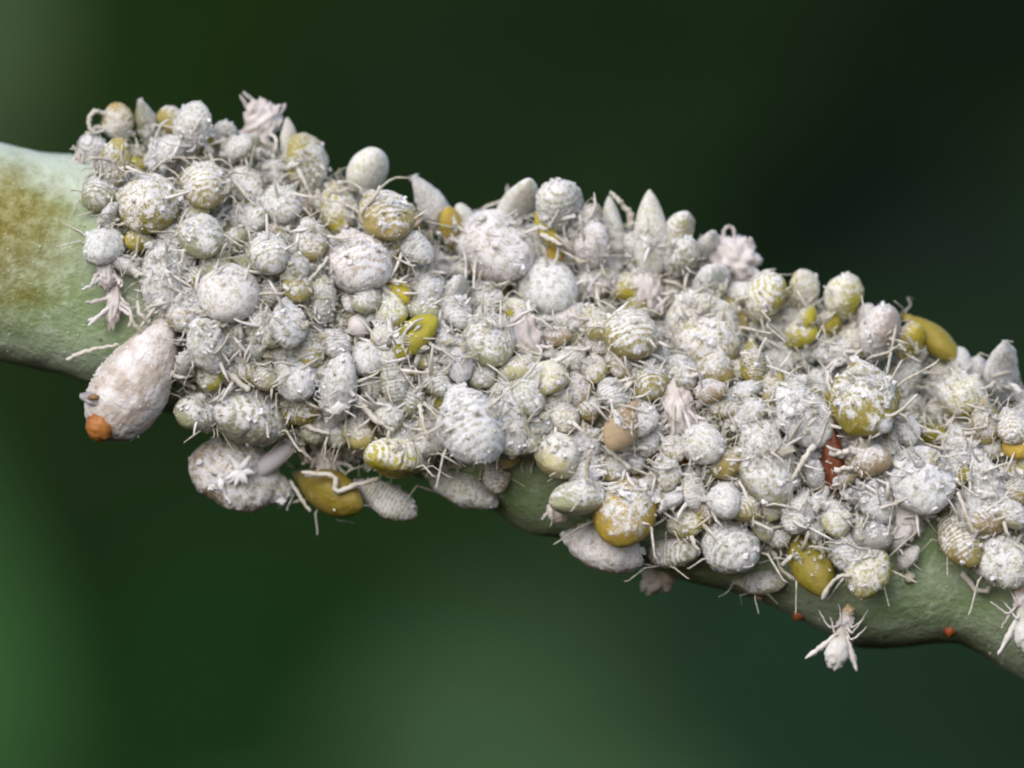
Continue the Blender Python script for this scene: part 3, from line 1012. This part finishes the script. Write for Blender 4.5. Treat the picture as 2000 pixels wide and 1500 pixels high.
for i, (dx, dy, c, yy) in enumerate(((-6, 14, M_TAN, -.0685), (-26, 54, M_CREAM, -.064))):
    link('scar', blob(.009, .004, .010, c, 'scar', 20 + i, .5), e, rel(dx - 4, dy, yy + .005))
f = link('wax_bloom', make_bloom(body, 77, 420, .085), e, mat=rot)
f['kind'] = 'stuff'
bead = blob(.027, .026, .029, M_BEAD, 'orange_bead', 6, .16, 3)
o = link('orange_bead', bead, None, U(195, 834, ym - .034))
tag(o, 'shiny orange bead stuck to the lower end of the swollen aphid', 'bead')
e2 = empty('grey_flake', 183, 780, ym - .045, 'curled grey flake with a brown centre on the swollen aphid', 'flake')
link('rim', blob(.027, .010, .012, M_FLAKE, 'flake_rim', 8, .25, 3), e2, mat=Matrix.Rotation(R(14), 4, 'Y'))
link('centre', blob(.011, .006, .006, M_BROWN, 'flake_centre', 9, .2, 3), e2, rel(0, -4, -.011))

# ---- smooth white things among the aphids
o = link('pupa_capsule', blob(.019, .019, .051, M_SMOOTH, 'capsule', 12, .03, 2), None, U(535, 897, front_y(530, 895) - .004))
o.rotation_euler = (0, R(50), 0)
tag(o, 'smooth white capsule lying slantwise over the upside-down tan aphid', 'capsule')
o = link('wax_ball', blob(.0225, .022, .0225, M_SMOOTH, 'wax_ball', 13, .03, 2), None, U(702, 636, front_y(702, 636) - .016))
tag(o, 'small smooth pinkish wax ball below the big round pinkish aphid', 'ball')
o = link('wax_grain', blob(.012, .011, .019, M_WAX, 'wax_grain', 14, .25, 3), None, U(680, 592, front_y(680, 592) - .010))
o.rotation_euler = (0, R(-25), 0)
tag(o, 'bright white wax grain just above the pinkish wax ball', 'grain')
for px, py, r_, lb in ((352, 664, .008, 'glinting white droplet at the narrow end of the swollen aphid'), (1545, 806, .010, 'white droplet on the leaning glassy aphid'),
                       (1433, 697, .010, 'white droplet at the lower tip of the large snowy olive aphid'), (1776, 1127, .012, 'cream round crumb alone on the open green stem'),
                       (1485, 1165, .007, 'cream speck on the lower stem edge next to an orange one')):
    o = link('droplet', blob(r_, r_, r_ * 1.05, M_CREAM if 'cream' in lb else M_WAX, 'droplet', px, .15, 2, 12, 14), None, U(px, py, surf_y(px, py) - .004 if 'cream' in lb else front_y(px, py) - .004))
    tag(o, lb, 'droplet')
star_pts = []
V, F = [], []
rg = random.Random(5)
for i in range(11):
    an = rg.uniform(0, 6.28)
    L = rg.uniform(.018, .040)
    d = Vector((math.cos(an), rg.uniform(-.5, -.1), math.sin(an)))
    tube([Vector((0, 0, 0)), d * L * .5, d * L], [.011, .008, .002], 6, V, F, .3, rg)
o = link('wax_star', mesh('wax_star', V, F, M_WAX), None, U(470, 920, front_y(470, 920) + .004))
tag(o, 'star-shaped white wax tuft on the upside-down tan aphid', 'wax tuft')
o = link('wax_sliver', strand([rel(0, -32), rel(6, 0, -.01), rel(22, 40)], .010, .003, M_WAX, 'wax_sliver'), None, U(427, 945, front_y(432, 945) + .002))
tag(o, 'narrow white wax blade at the outer end of the upside-down tan aphid', 'wax tuft')

# ---- shed skins: shrunken, crumpled, with stubby legs
def shed(px, py, y, L, W, ang, label, seed, legs=7, spread=1.0, crump=.5):
    e = empty('shed_skin', px, py, y, label, 'shed skin', 'shed aphid skins')
    rg = random.Random(seed)
    rt = Matrix.Rotation(-R(ang), 4, 'Y')
    link('husk', blob(L / 1900, W / 1700, W / 1350, M_SHED, 'shed_husk', seed, crump * .8, 2.9, 34, 40), e, mat=rt)
    for i in range(legs):
        u = rg.uniform(-.6, .9)
        sg = 1 if i % 2 else -1
        p = Vector((u * L / 2300, -.004, sg * W / 3200))
        an = rg.uniform(.6, 1.4) * sg
        l1, l2 = rg.uniform(.016, .03) * spread, rg.uniform(.008, .024) * spread
        q = p + Vector((math.cos(an) * l1, rg.uniform(-.02, .006), math.sin(an) * l1))
        an2 = an + rg.uniform(-1.1, 1.1)
        z = q + Vector((math.cos(an2) * l2, rg.uniform(-.012, .01), math.sin(an2) * l2))
        link('leg', strand([rt @ p, rt @ q, rt @ z], .0046, .0028, M_SHED, 'shed_leg'), e)
    return e
shed(158, 360, -.10, 105, 46, 138, 'crumpled pinkish shed skin sprawled on the bare upper end of the stem', 31, 9, 1.35)
shed(180, 392, -.13, 60, 30, -100, 'narrow pink shed skin trailing from the crumpled one onto the olive blotch', 45, 5, 1.3)
shed(510, 238, -.03, 78, 44, 62, 'pinkish shed skin standing upright on the skyline, looped leg at its side', 32, 6, 1.1)
shed(1432, 506, -.03, 92, 56, 150, 'pink white shed skin on bent legs, perched on the skyline', 33, 6, 1.25)
shed(1322, 800, front_y(1322, 800) - .014, 100, 40, -80, 'tattered bright white shed skin in the middle of the crowd', 34, 9, 1.2, .5)
shed(1025, 658, front_y(1025, 658) - .014, 92, 40, -75, 'knotted pinkish white shed skin beside the wax-circled green aphid', 35, 6, .9, .5)
shed(1455, 938, front_y(1455, 938) - .014, 62, 30, 20, 'bright white claw-like shed skin over the very long mealy green aphid', 36, 7, 1.3)
shed(1768, 1008, front_y(1768, 1008) - .014, 86, 40, -70, 'pinkish tangled shed skin below the snowball-white aphid', 37, 9, 1.1, .45)
shed(222, 590, surf_y(222, 590) - .02, 92, 20, -95, 'orange-tinged shrivelled skin dangling over the bare green stem', 38, 6, 1.3)
shed(207, 535, surf_y(207, 535) - .03, 60, 24, -80, 'thin pink skin caught under the bluish mealy aphid by the bare stem', 39, 4, 1.0)
shed(1287, 1126, -.05, 58, 48, -60, 'cream clump hanging under the stem below the grey white ribbed aphid', 40, 3, .6)
shed(1089, 1000, surf_y(1089, 1000) - .06, 42, 30, -110, 'small pinkish lobe at the outer side of the smooth grey green aphid', 41, 1, .7, .15)
shed(1262, 560, front_y(1262, 560) - .014, 90, 36, -85, 'dull pinkish husk below the tall pale yellow spike', 42, 6, 1.0)
shed(640, 900, front_y(640, 900) - .014, 56, 30, -80, 'pinkish husk just above the bare dark yellow hanging aphid', 43, 5, 1.0)

# ---- winged white aphid hanging from the stem, and the one cut by the picture's edge
def winged(px, py, y, ang, label, sc=1.0, full=True):
    e = empty('winged_aphid', px, py, y, label, 'aphid', 'winged aphids')
    e.rotation_euler = (0, -R(ang + 90), 0)             # built hanging with the tail down
    e.scale = (sc, sc, sc)
    prof = blob(.024, .018, .050, M_SCRAP, 'winged_abdomen', 51, .22, 4, 22, 22, lambda v: Vector((v.x * (1 - .35 * (v.z / .046)), v.y, v.z)))
    o = link('body', prof, e, rel(0, 26))
    o.scale = (1, 1, 1)
    link('thorax', blob(.017, .014, .024, M_SHED, 'winged_thorax', 52, .5), e, rel(2, -26))
    link('head', blob(.013, .011, .013, M_TAN, 'winged_head', 53, .45), e, rel(2, -52))
    for sg in (-1, 1):
        V = []
        F = []
        n = 12
        for i in range(n + 1):
            u = i / n
            c = Vector((sg * (.012 + .040 * u + (.012 * u * u if sg < 0 else 0)), -.012 + .012 * u, -.002 - .070 * u))
            h = .0066 * rnd.uniform(.75, 1.25) * (math.sin(math.pi * min(.97, .12 + .83 * u ** 1.2))) ** .7
            for (dx, dy) in ((-h, 0), (0, -.003), (h, 0), (0, .003)):
                V.append(c + Vector((dx, dy, dx * sg * .5)))
        for i in range(n):
            for j in range(4):
                F.append((i * 4 + j, i * 4 + (j + 1) % 4, (i + 1) * 4 + (j + 1) % 4, (i + 1) * 4 + j))
        F += [(3, 2, 1, 0), tuple(n * 4 + j for j in range(4))]
        link('wing', mesh('aphid_wing', V, F, M_FIBRE), e)
        for (z0, dx, dz) in ((-8, 34 + 8 * sg, -22), (-22, 44 - 9 * sg, -30 - 14 * sg), (-34, 24 + 9 * sg, -18 + 10 * sg)):
            link('leg', strand([rel(sg * 8, z0, -.008), rel(sg * dx * .55, z0 + 14, -.018), rel(sg * dx, z0 + dz * .4, -.014), rel(sg * (dx + 8), z0 + dz, 0)], .0028, .0014, M_SHED, 'winged_leg'), e)
    return e
winged(1644, 1238, surf_y(1650, 1215) - .05, -104, 'winged white aphid with spread narrow wings dangling below the stem', .88)
winged(1998, 1200, surf_y(1990, 1200) - .05, -80, 'white winged aphid half cut off where the stem leaves the picture', .95)

# ---- rust-red insect, half buried
e = empty('rust_insect', 1627, 900, seat_y(1627, 900) - .03, 'rust-red insect half buried beside the snowball-white aphid', 'insect')
link('body', blob(.021, .020, .058, M_RUST, 'rust_body', 61, .45, 4), e, mat=Matrix.Rotation(R(-8), 4, 'Y'))
for (dx, dy, ex, ey) in ((14, -8, 44, -14), (14, 28, 46, 20)):
    link('leg', strand([rel(dx, dy, -.02), rel((dx + ex) / 2, (dy + ey) / 2 - 8, -.04), rel(ex, ey, -.03)], .006, .004, M_LEG if dx > 0 else M_RUST, 'rust_leg'), e)
for px, py, r_, lb in ((1560, 1200, 13, 'orange-red speck on the lower stem edge past the glossy dark olive aphid'), (1487, 1160, 8, 'tiny orange-red speck under the small lower-rim aphid'),
                       (1855, 1230, 14, 'orange-red speck alone on the wide green stem'), (1201, 556, 9, 'brick-red speck under the shorter pale yellow spike'),
                       (1258, 590, 17, 'dull orange speck under the tall pale yellow spike'), (1335, 903, 12, 'dark red speck by the small olive half-powdered aphid'),
                       (1363, 896, 8, 'smaller dark red speck next to the other one')):
    k = blob(r_ / 1000, r_ / 2200, r_ / 1300, M_SPECK if py > 1000 else M_RUST, 'speck', px, .35, 3, 12, 14)
    o = link('red_speck', k, None, U(px, py, (surf_y(px, py) - .004) if py > 1100 else front_y(px, py) - .001))
    o.rotation_euler = (0, R(rnd.uniform(-60, 60)), 0)
    tag(o, lb, 'speck', 'red specks on the stem')

# ---- shed legs that stand out alone
def loose(pts, y, label, r0=6, r1=4):
    px, py = pts[0]
    y = min([y] if y > -.1 else [front_y(a_, b_) for a_, b_ in pts]) - .004
    o = link('shed_limb', strand([rel(x - px, q - py, (0, -.012, -.016, -.01, 0)[i % 5]) for i, (x, q) in enumerate(pts)], r0 / 1180, r1 / 1500, M_LEG, 'loose_leg', 7, .45), None, U(px, py, y))
    tag(o, label, 'leg', 'loose legs among the aphids')
T = lambda x, y, k=.13: surf_y(x, y) - k
loose([(1233, 445), (1228, 415), (1208, 392), (1191, 374)], -.06, 'thick pale leg curving up between the two pale yellow spikes', 9, 5)
loose([(212, 250), (188, 248), (176, 262), (168, 258)], -.05, 'thin white leg sticking out from the first skyline aphid', 6, 3)
loose([(205, 222), (185, 218), (174, 238), (182, 258), (205, 254)], -.06, 'curled white leg forming a loop beside the amber skyline aphid', 6, 4)
loose([(528, 262), (540, 275), (536, 298)], -.05, 'looped white leg hanging from the upright shed skin', 5, 4)
loose([(130, 703), (175, 685), (232, 674)], T(180, 690, .03), 'pale straight leg lying across the bare stem near the swollen aphid', 6, 5)
loose([(330, 727), (352, 742), (382, 760)], T(350, 742, .08), 'straight white leg between the swollen aphid and the grey green one', 7, 5)
loose([(588, 921), (652, 932), (656, 958), (700, 945), (740, 934)], -.20, 'long zigzag pale leg lying over the bare dark yellow hanging aphid', 6, 7)
loose([(566, 940), (585, 968), (606, 998)], -.12, 'pale leg dangling free next to the bare dark yellow hanging aphid', 5, 5)
loose([(945, 537), (968, 540), (1008, 558)], T(968, 540), 'pinkish rod across the lower end of the big beige mealy aphid', 7, 5)
loose([(1055, 457), (1085, 472), (1098, 480)], -.14, 'pinkish rod across the narrow bare yellow aphid', 6, 5)
loose([(1305, 745), (1345, 736), (1378, 727)], T(1345, 736, .14), 'long pale rod under the large snowy olive aphid', 6, 7)
loose([(1190, 680), (1210, 705), (1232, 735)], T(1210, 705), 'white rod slanting below the grey-topped yellow aphid', 8, 4)
loose([(1180, 872), (1205, 892), (1230, 915)], T(1205, 892), 'long pale rod above the white and orange aphid', 6, 6)
loose([(1146, 940), (1148, 905), (1152, 880)], T(1148, 905), 'upright pale leg above the smooth grey green aphid', 6, 5)
loose([(1212, 877), (1240, 876), (1265, 875)], T(1240, 876), 'level white rod below the slanting tan nymph', 7, 5)
loose([(1620, 888), (1640, 884), (1655, 882)], T(1640, 886, .15), 'short white rod across the rust-red insect', 7, 6)
loose([(1630, 920), (1648, 915), (1664, 914)], T(1648, 915, .15), 'second short white rod lower down across the rust-red insect', 7, 6)
loose([(1592, 868), (1565, 905), (1548, 938)], T(1565, 905, .14), 'pale jointed rod between the leaning glassy aphid and the rust-red insect', 8, 6)
loose([(1700, 790), (1740, 812), (1790, 770)], T(1760, 790, .12), 'bent pale leg between the white-capped olive aphid and its neighbour', 5, 4)
loose([(1880, 1118), (1908, 1152), (1935, 1148)], T(1908, 1152, .04), 'bluish white bent leg on the open stem below the large pale end aphid', 8, 6)
loose([(1985, 1180), (1968, 1205), (1955, 1225)], T(1968, 1205, .03), 'thin pale leg beside the half cut off winged aphid', 4, 3)
loose([(1500, 1060), (1515, 1090), (1535, 1120), (1600, 1150)], T(1525, 1100, .04), 'long bent pale leg between the round ribbed and the glossy dark olive aphid', 6, 5)
loose([(1495, 1055), (1480, 1085), (1478, 1098)], T(1485, 1075, .05), 'short pale leg beside the round ribbed aphid', 6, 5)
loose([(1605, 1170), (1632, 1130), (1660, 1125)], T(1630, 1140, .07), 'lilac pale leg reaching from the yellow-windowed white aphid', 6, 6)
loose([(1345, 1030), (1355, 1060), (1367, 1080)], T(1355, 1055, .10), 'straight pale leg between the two ribbed lower-rim aphids', 6, 5)
loose([(1870, 960), (1885, 1000), (1900, 1040)], T(1885, 1000, .11), 'long pale leg under the long pale mealy aphid by the snowball-white one', 6, 5)
loose([(706, 790), (735, 820), (770, 842)], T(735, 820, .12), 'white jointed rod above the white-topped yellow aphid', 7, 8)
loose([(818, 790), (826, 825), (838, 860)], T(826, 825, .12), 'upright white leg beside the big white ribbed aphid', 6, 5)
loose([(438, 722), (460, 740), (486, 762)], T(460, 740, .12), 'white rod above the plump ribbed white aphid', 7, 9)
loose([(590, 825), (612, 838), (645, 848)], T(612, 838, .12), 'mealy white leg beside the plump ribbed white aphid', 7, 5)
loose([(455, 350), (475, 375), (497, 402)], T(475, 375, .15), 'long white rod over the small yellow aphid next to the ringed one', 6, 4)
loose([(575, 318), (592, 350), (612, 395)], T(592, 350, .16), 'pinkish white rod over the plump yellow skyline aphid', 7, 5)
loose([(640, 500), (625, 525), (605, 545)], T(625, 525, .13), 'white leg at the shoulder of the big round pinkish aphid', 5, 4)
loose([(745, 560), (770, 580), (790, 600)], T(768, 580, .14), 'pale rod crossing the bare yellow aphid under the round pinkish one', 5, 5)
loose([(720, 440), (705, 420), (735, 380), (742, 364)], T(722, 410, .15), 'bent white leg over the two yellow aphids above the round pinkish one', 6, 5)

# ---- uncountable wax: crumbs and short threads all over the colony, a little dust on the bare stem
def surface_point():
    while True:
        px, py = rnd.uniform(172, 2015), rnd.uniform(240, 1150)
        if np.interp(px, CTX, CTY) - 20 < py < np.interp(px, CBX, CBY) + 10:
            return px, py
V, F = [], []
for i in range(4600):                                  # crinkled scraps of wax and skin, most of them caught in the crevices between the bodies
    px, py = surface_point()
    y = front_y(px, py)
    for _ in range(3):
        if i % 4 == 0:
            break
        qx, qy = px + rnd.uniform(-26, 26), py + rnd.uniform(-26, 26)
        y2 = front_y(qx, qy)
        if y2 > y and qx > 175 and np.interp(qx, CTX, CTY) - 20 < qy < np.interp(qx, CBX, CBY):
            px, py, y = qx, qy, y2
    c = U(px, py, y - (rnd.uniform(-.006, .002) if i % 4 == 0 else rnd.uniform(0, .016)))
    s = rnd.uniform(.0028, .0075) if rnd.random() < .78 else rnd.uniform(.0075, .0130)
    sc3 = Vector((rnd.uniform(.4, 1), rnd.uniform(.35, .8), rnd.uniform(.8, 2.0)))
    rt = Matrix.Rotation(rnd.uniform(0, 6.28), 3, 'Y') @ Matrix.Rotation(rnd.uniform(-.8, .8), 3, 'X')
    b = len(V)
    n, k = 5, 6
    for a_ in range(n + 1):
        th = math.pi * a_ / n
        for j in range(k):
            ph = 6.2832 * j / k + a_ * .4
            q = rnd.uniform(.45, 1.35)
            V.append(c + rt @ Vector((math.sin(th) * math.cos(ph) * sc3.x, math.sin(th) * math.sin(ph) * sc3.y, math.cos(th) * sc3.z)) * s * q)
    for a_ in range(n):
        for j in range(k):
            F.append((b + a_ * k + j, b + (a_ + 1) * k + j, b + (a_ + 1) * k + (j + 1) % k, b + a_ * k + (j + 1) % k))
o = link('wax_scraps', mesh('wax_scraps', V, F, M_SCRAP, smooth=False))
o['kind'] = 'stuff'
V, F = [], []
for i in range(15000):
    px, py = surface_point()
    c = U(px, py, front_y(px, py) - rnd.uniform(-.004, .006))
    s = rnd.uniform(.0014, .0042) * (1.9 if rnd.random() < .10 else 1)
    b = len(V)
    d = [Vector((rnd.gauss(0, 1), rnd.gauss(0, 1), rnd.gauss(0, 1))).normalized() * s * rnd.uniform(.6, 1.5) for _ in range(4)]
    V += [c + q for q in d]
    F += [(b, b + 1, b + 2), (b, b + 1, b + 3), (b + 1, b + 2, b + 3), (b, b + 2, b + 3)]
o = link('wax_crumbs', mesh('wax_crumbs', V, F, M_WAX, smooth=False))
o['kind'] = 'stuff'
V, F = [], []
for i in range(3400):
    px, py = surface_point()
    y = front_y(px, py)
    c = U(px, py, y + .004)
    an = rnd.uniform(0, 6.283)
    big = rnd.random() < .26
    L = rnd.uniform(.03, .065) if big else rnd.uniform(.010, .034)
    d = Vector((math.cos(an), rnd.uniform(-.75, .1), math.sin(an)))
    k = Vector((rnd.uniform(-1, 1), rnd.uniform(-.6, .2), rnd.uniform(-1, 1))) * L * (.16 if big else .4)
    r_ = rnd.uniform(.0024, .0044) if big else rnd.uniform(.0008, .0020)
    tube([c, c + d * L * .35 + k * .6, c + d * L * .7 + k * .7, c + d * L], [r_, r_ * 1.1, r_ * .9, r_ * .4], 4, V, F, .6)
o = link('wax_threads', mesh('wax_threads', V, F, M_FIBRE))
o['kind'] = 'stuff'
V, F = [], []
for i in range(900):
    px = rnd.uniform(-20, 330) if rnd.random() < .5 else rnd.uniform(930, 2010)
    c_, r_ = stem_at(px)
    an = rnd.uniform(-1.4, 1.4)
    py = c_ - r_ * math.sin(an)
    c = U(px, py, surf_y(px, py) - .002)
    s = rnd.uniform(.0010, .0028)
    b = len(V)
    d = [Vector((rnd.gauss(0, 1), rnd.gauss(0, .6), rnd.gauss(0, 1))).normalized() * s * rnd.uniform(.6, 1.5) for _ in range(4)]
    V += [c + q for q in d]
    F += [(b, b + 1, b + 2), (b, b + 1, b + 3), (b + 1, b + 2, b + 3), (b, b + 2, b + 3)]
o = link('wax_dust', mesh('wax_dust', V, F, M_CREAM, smooth=False))
o['kind'] = 'stuff'
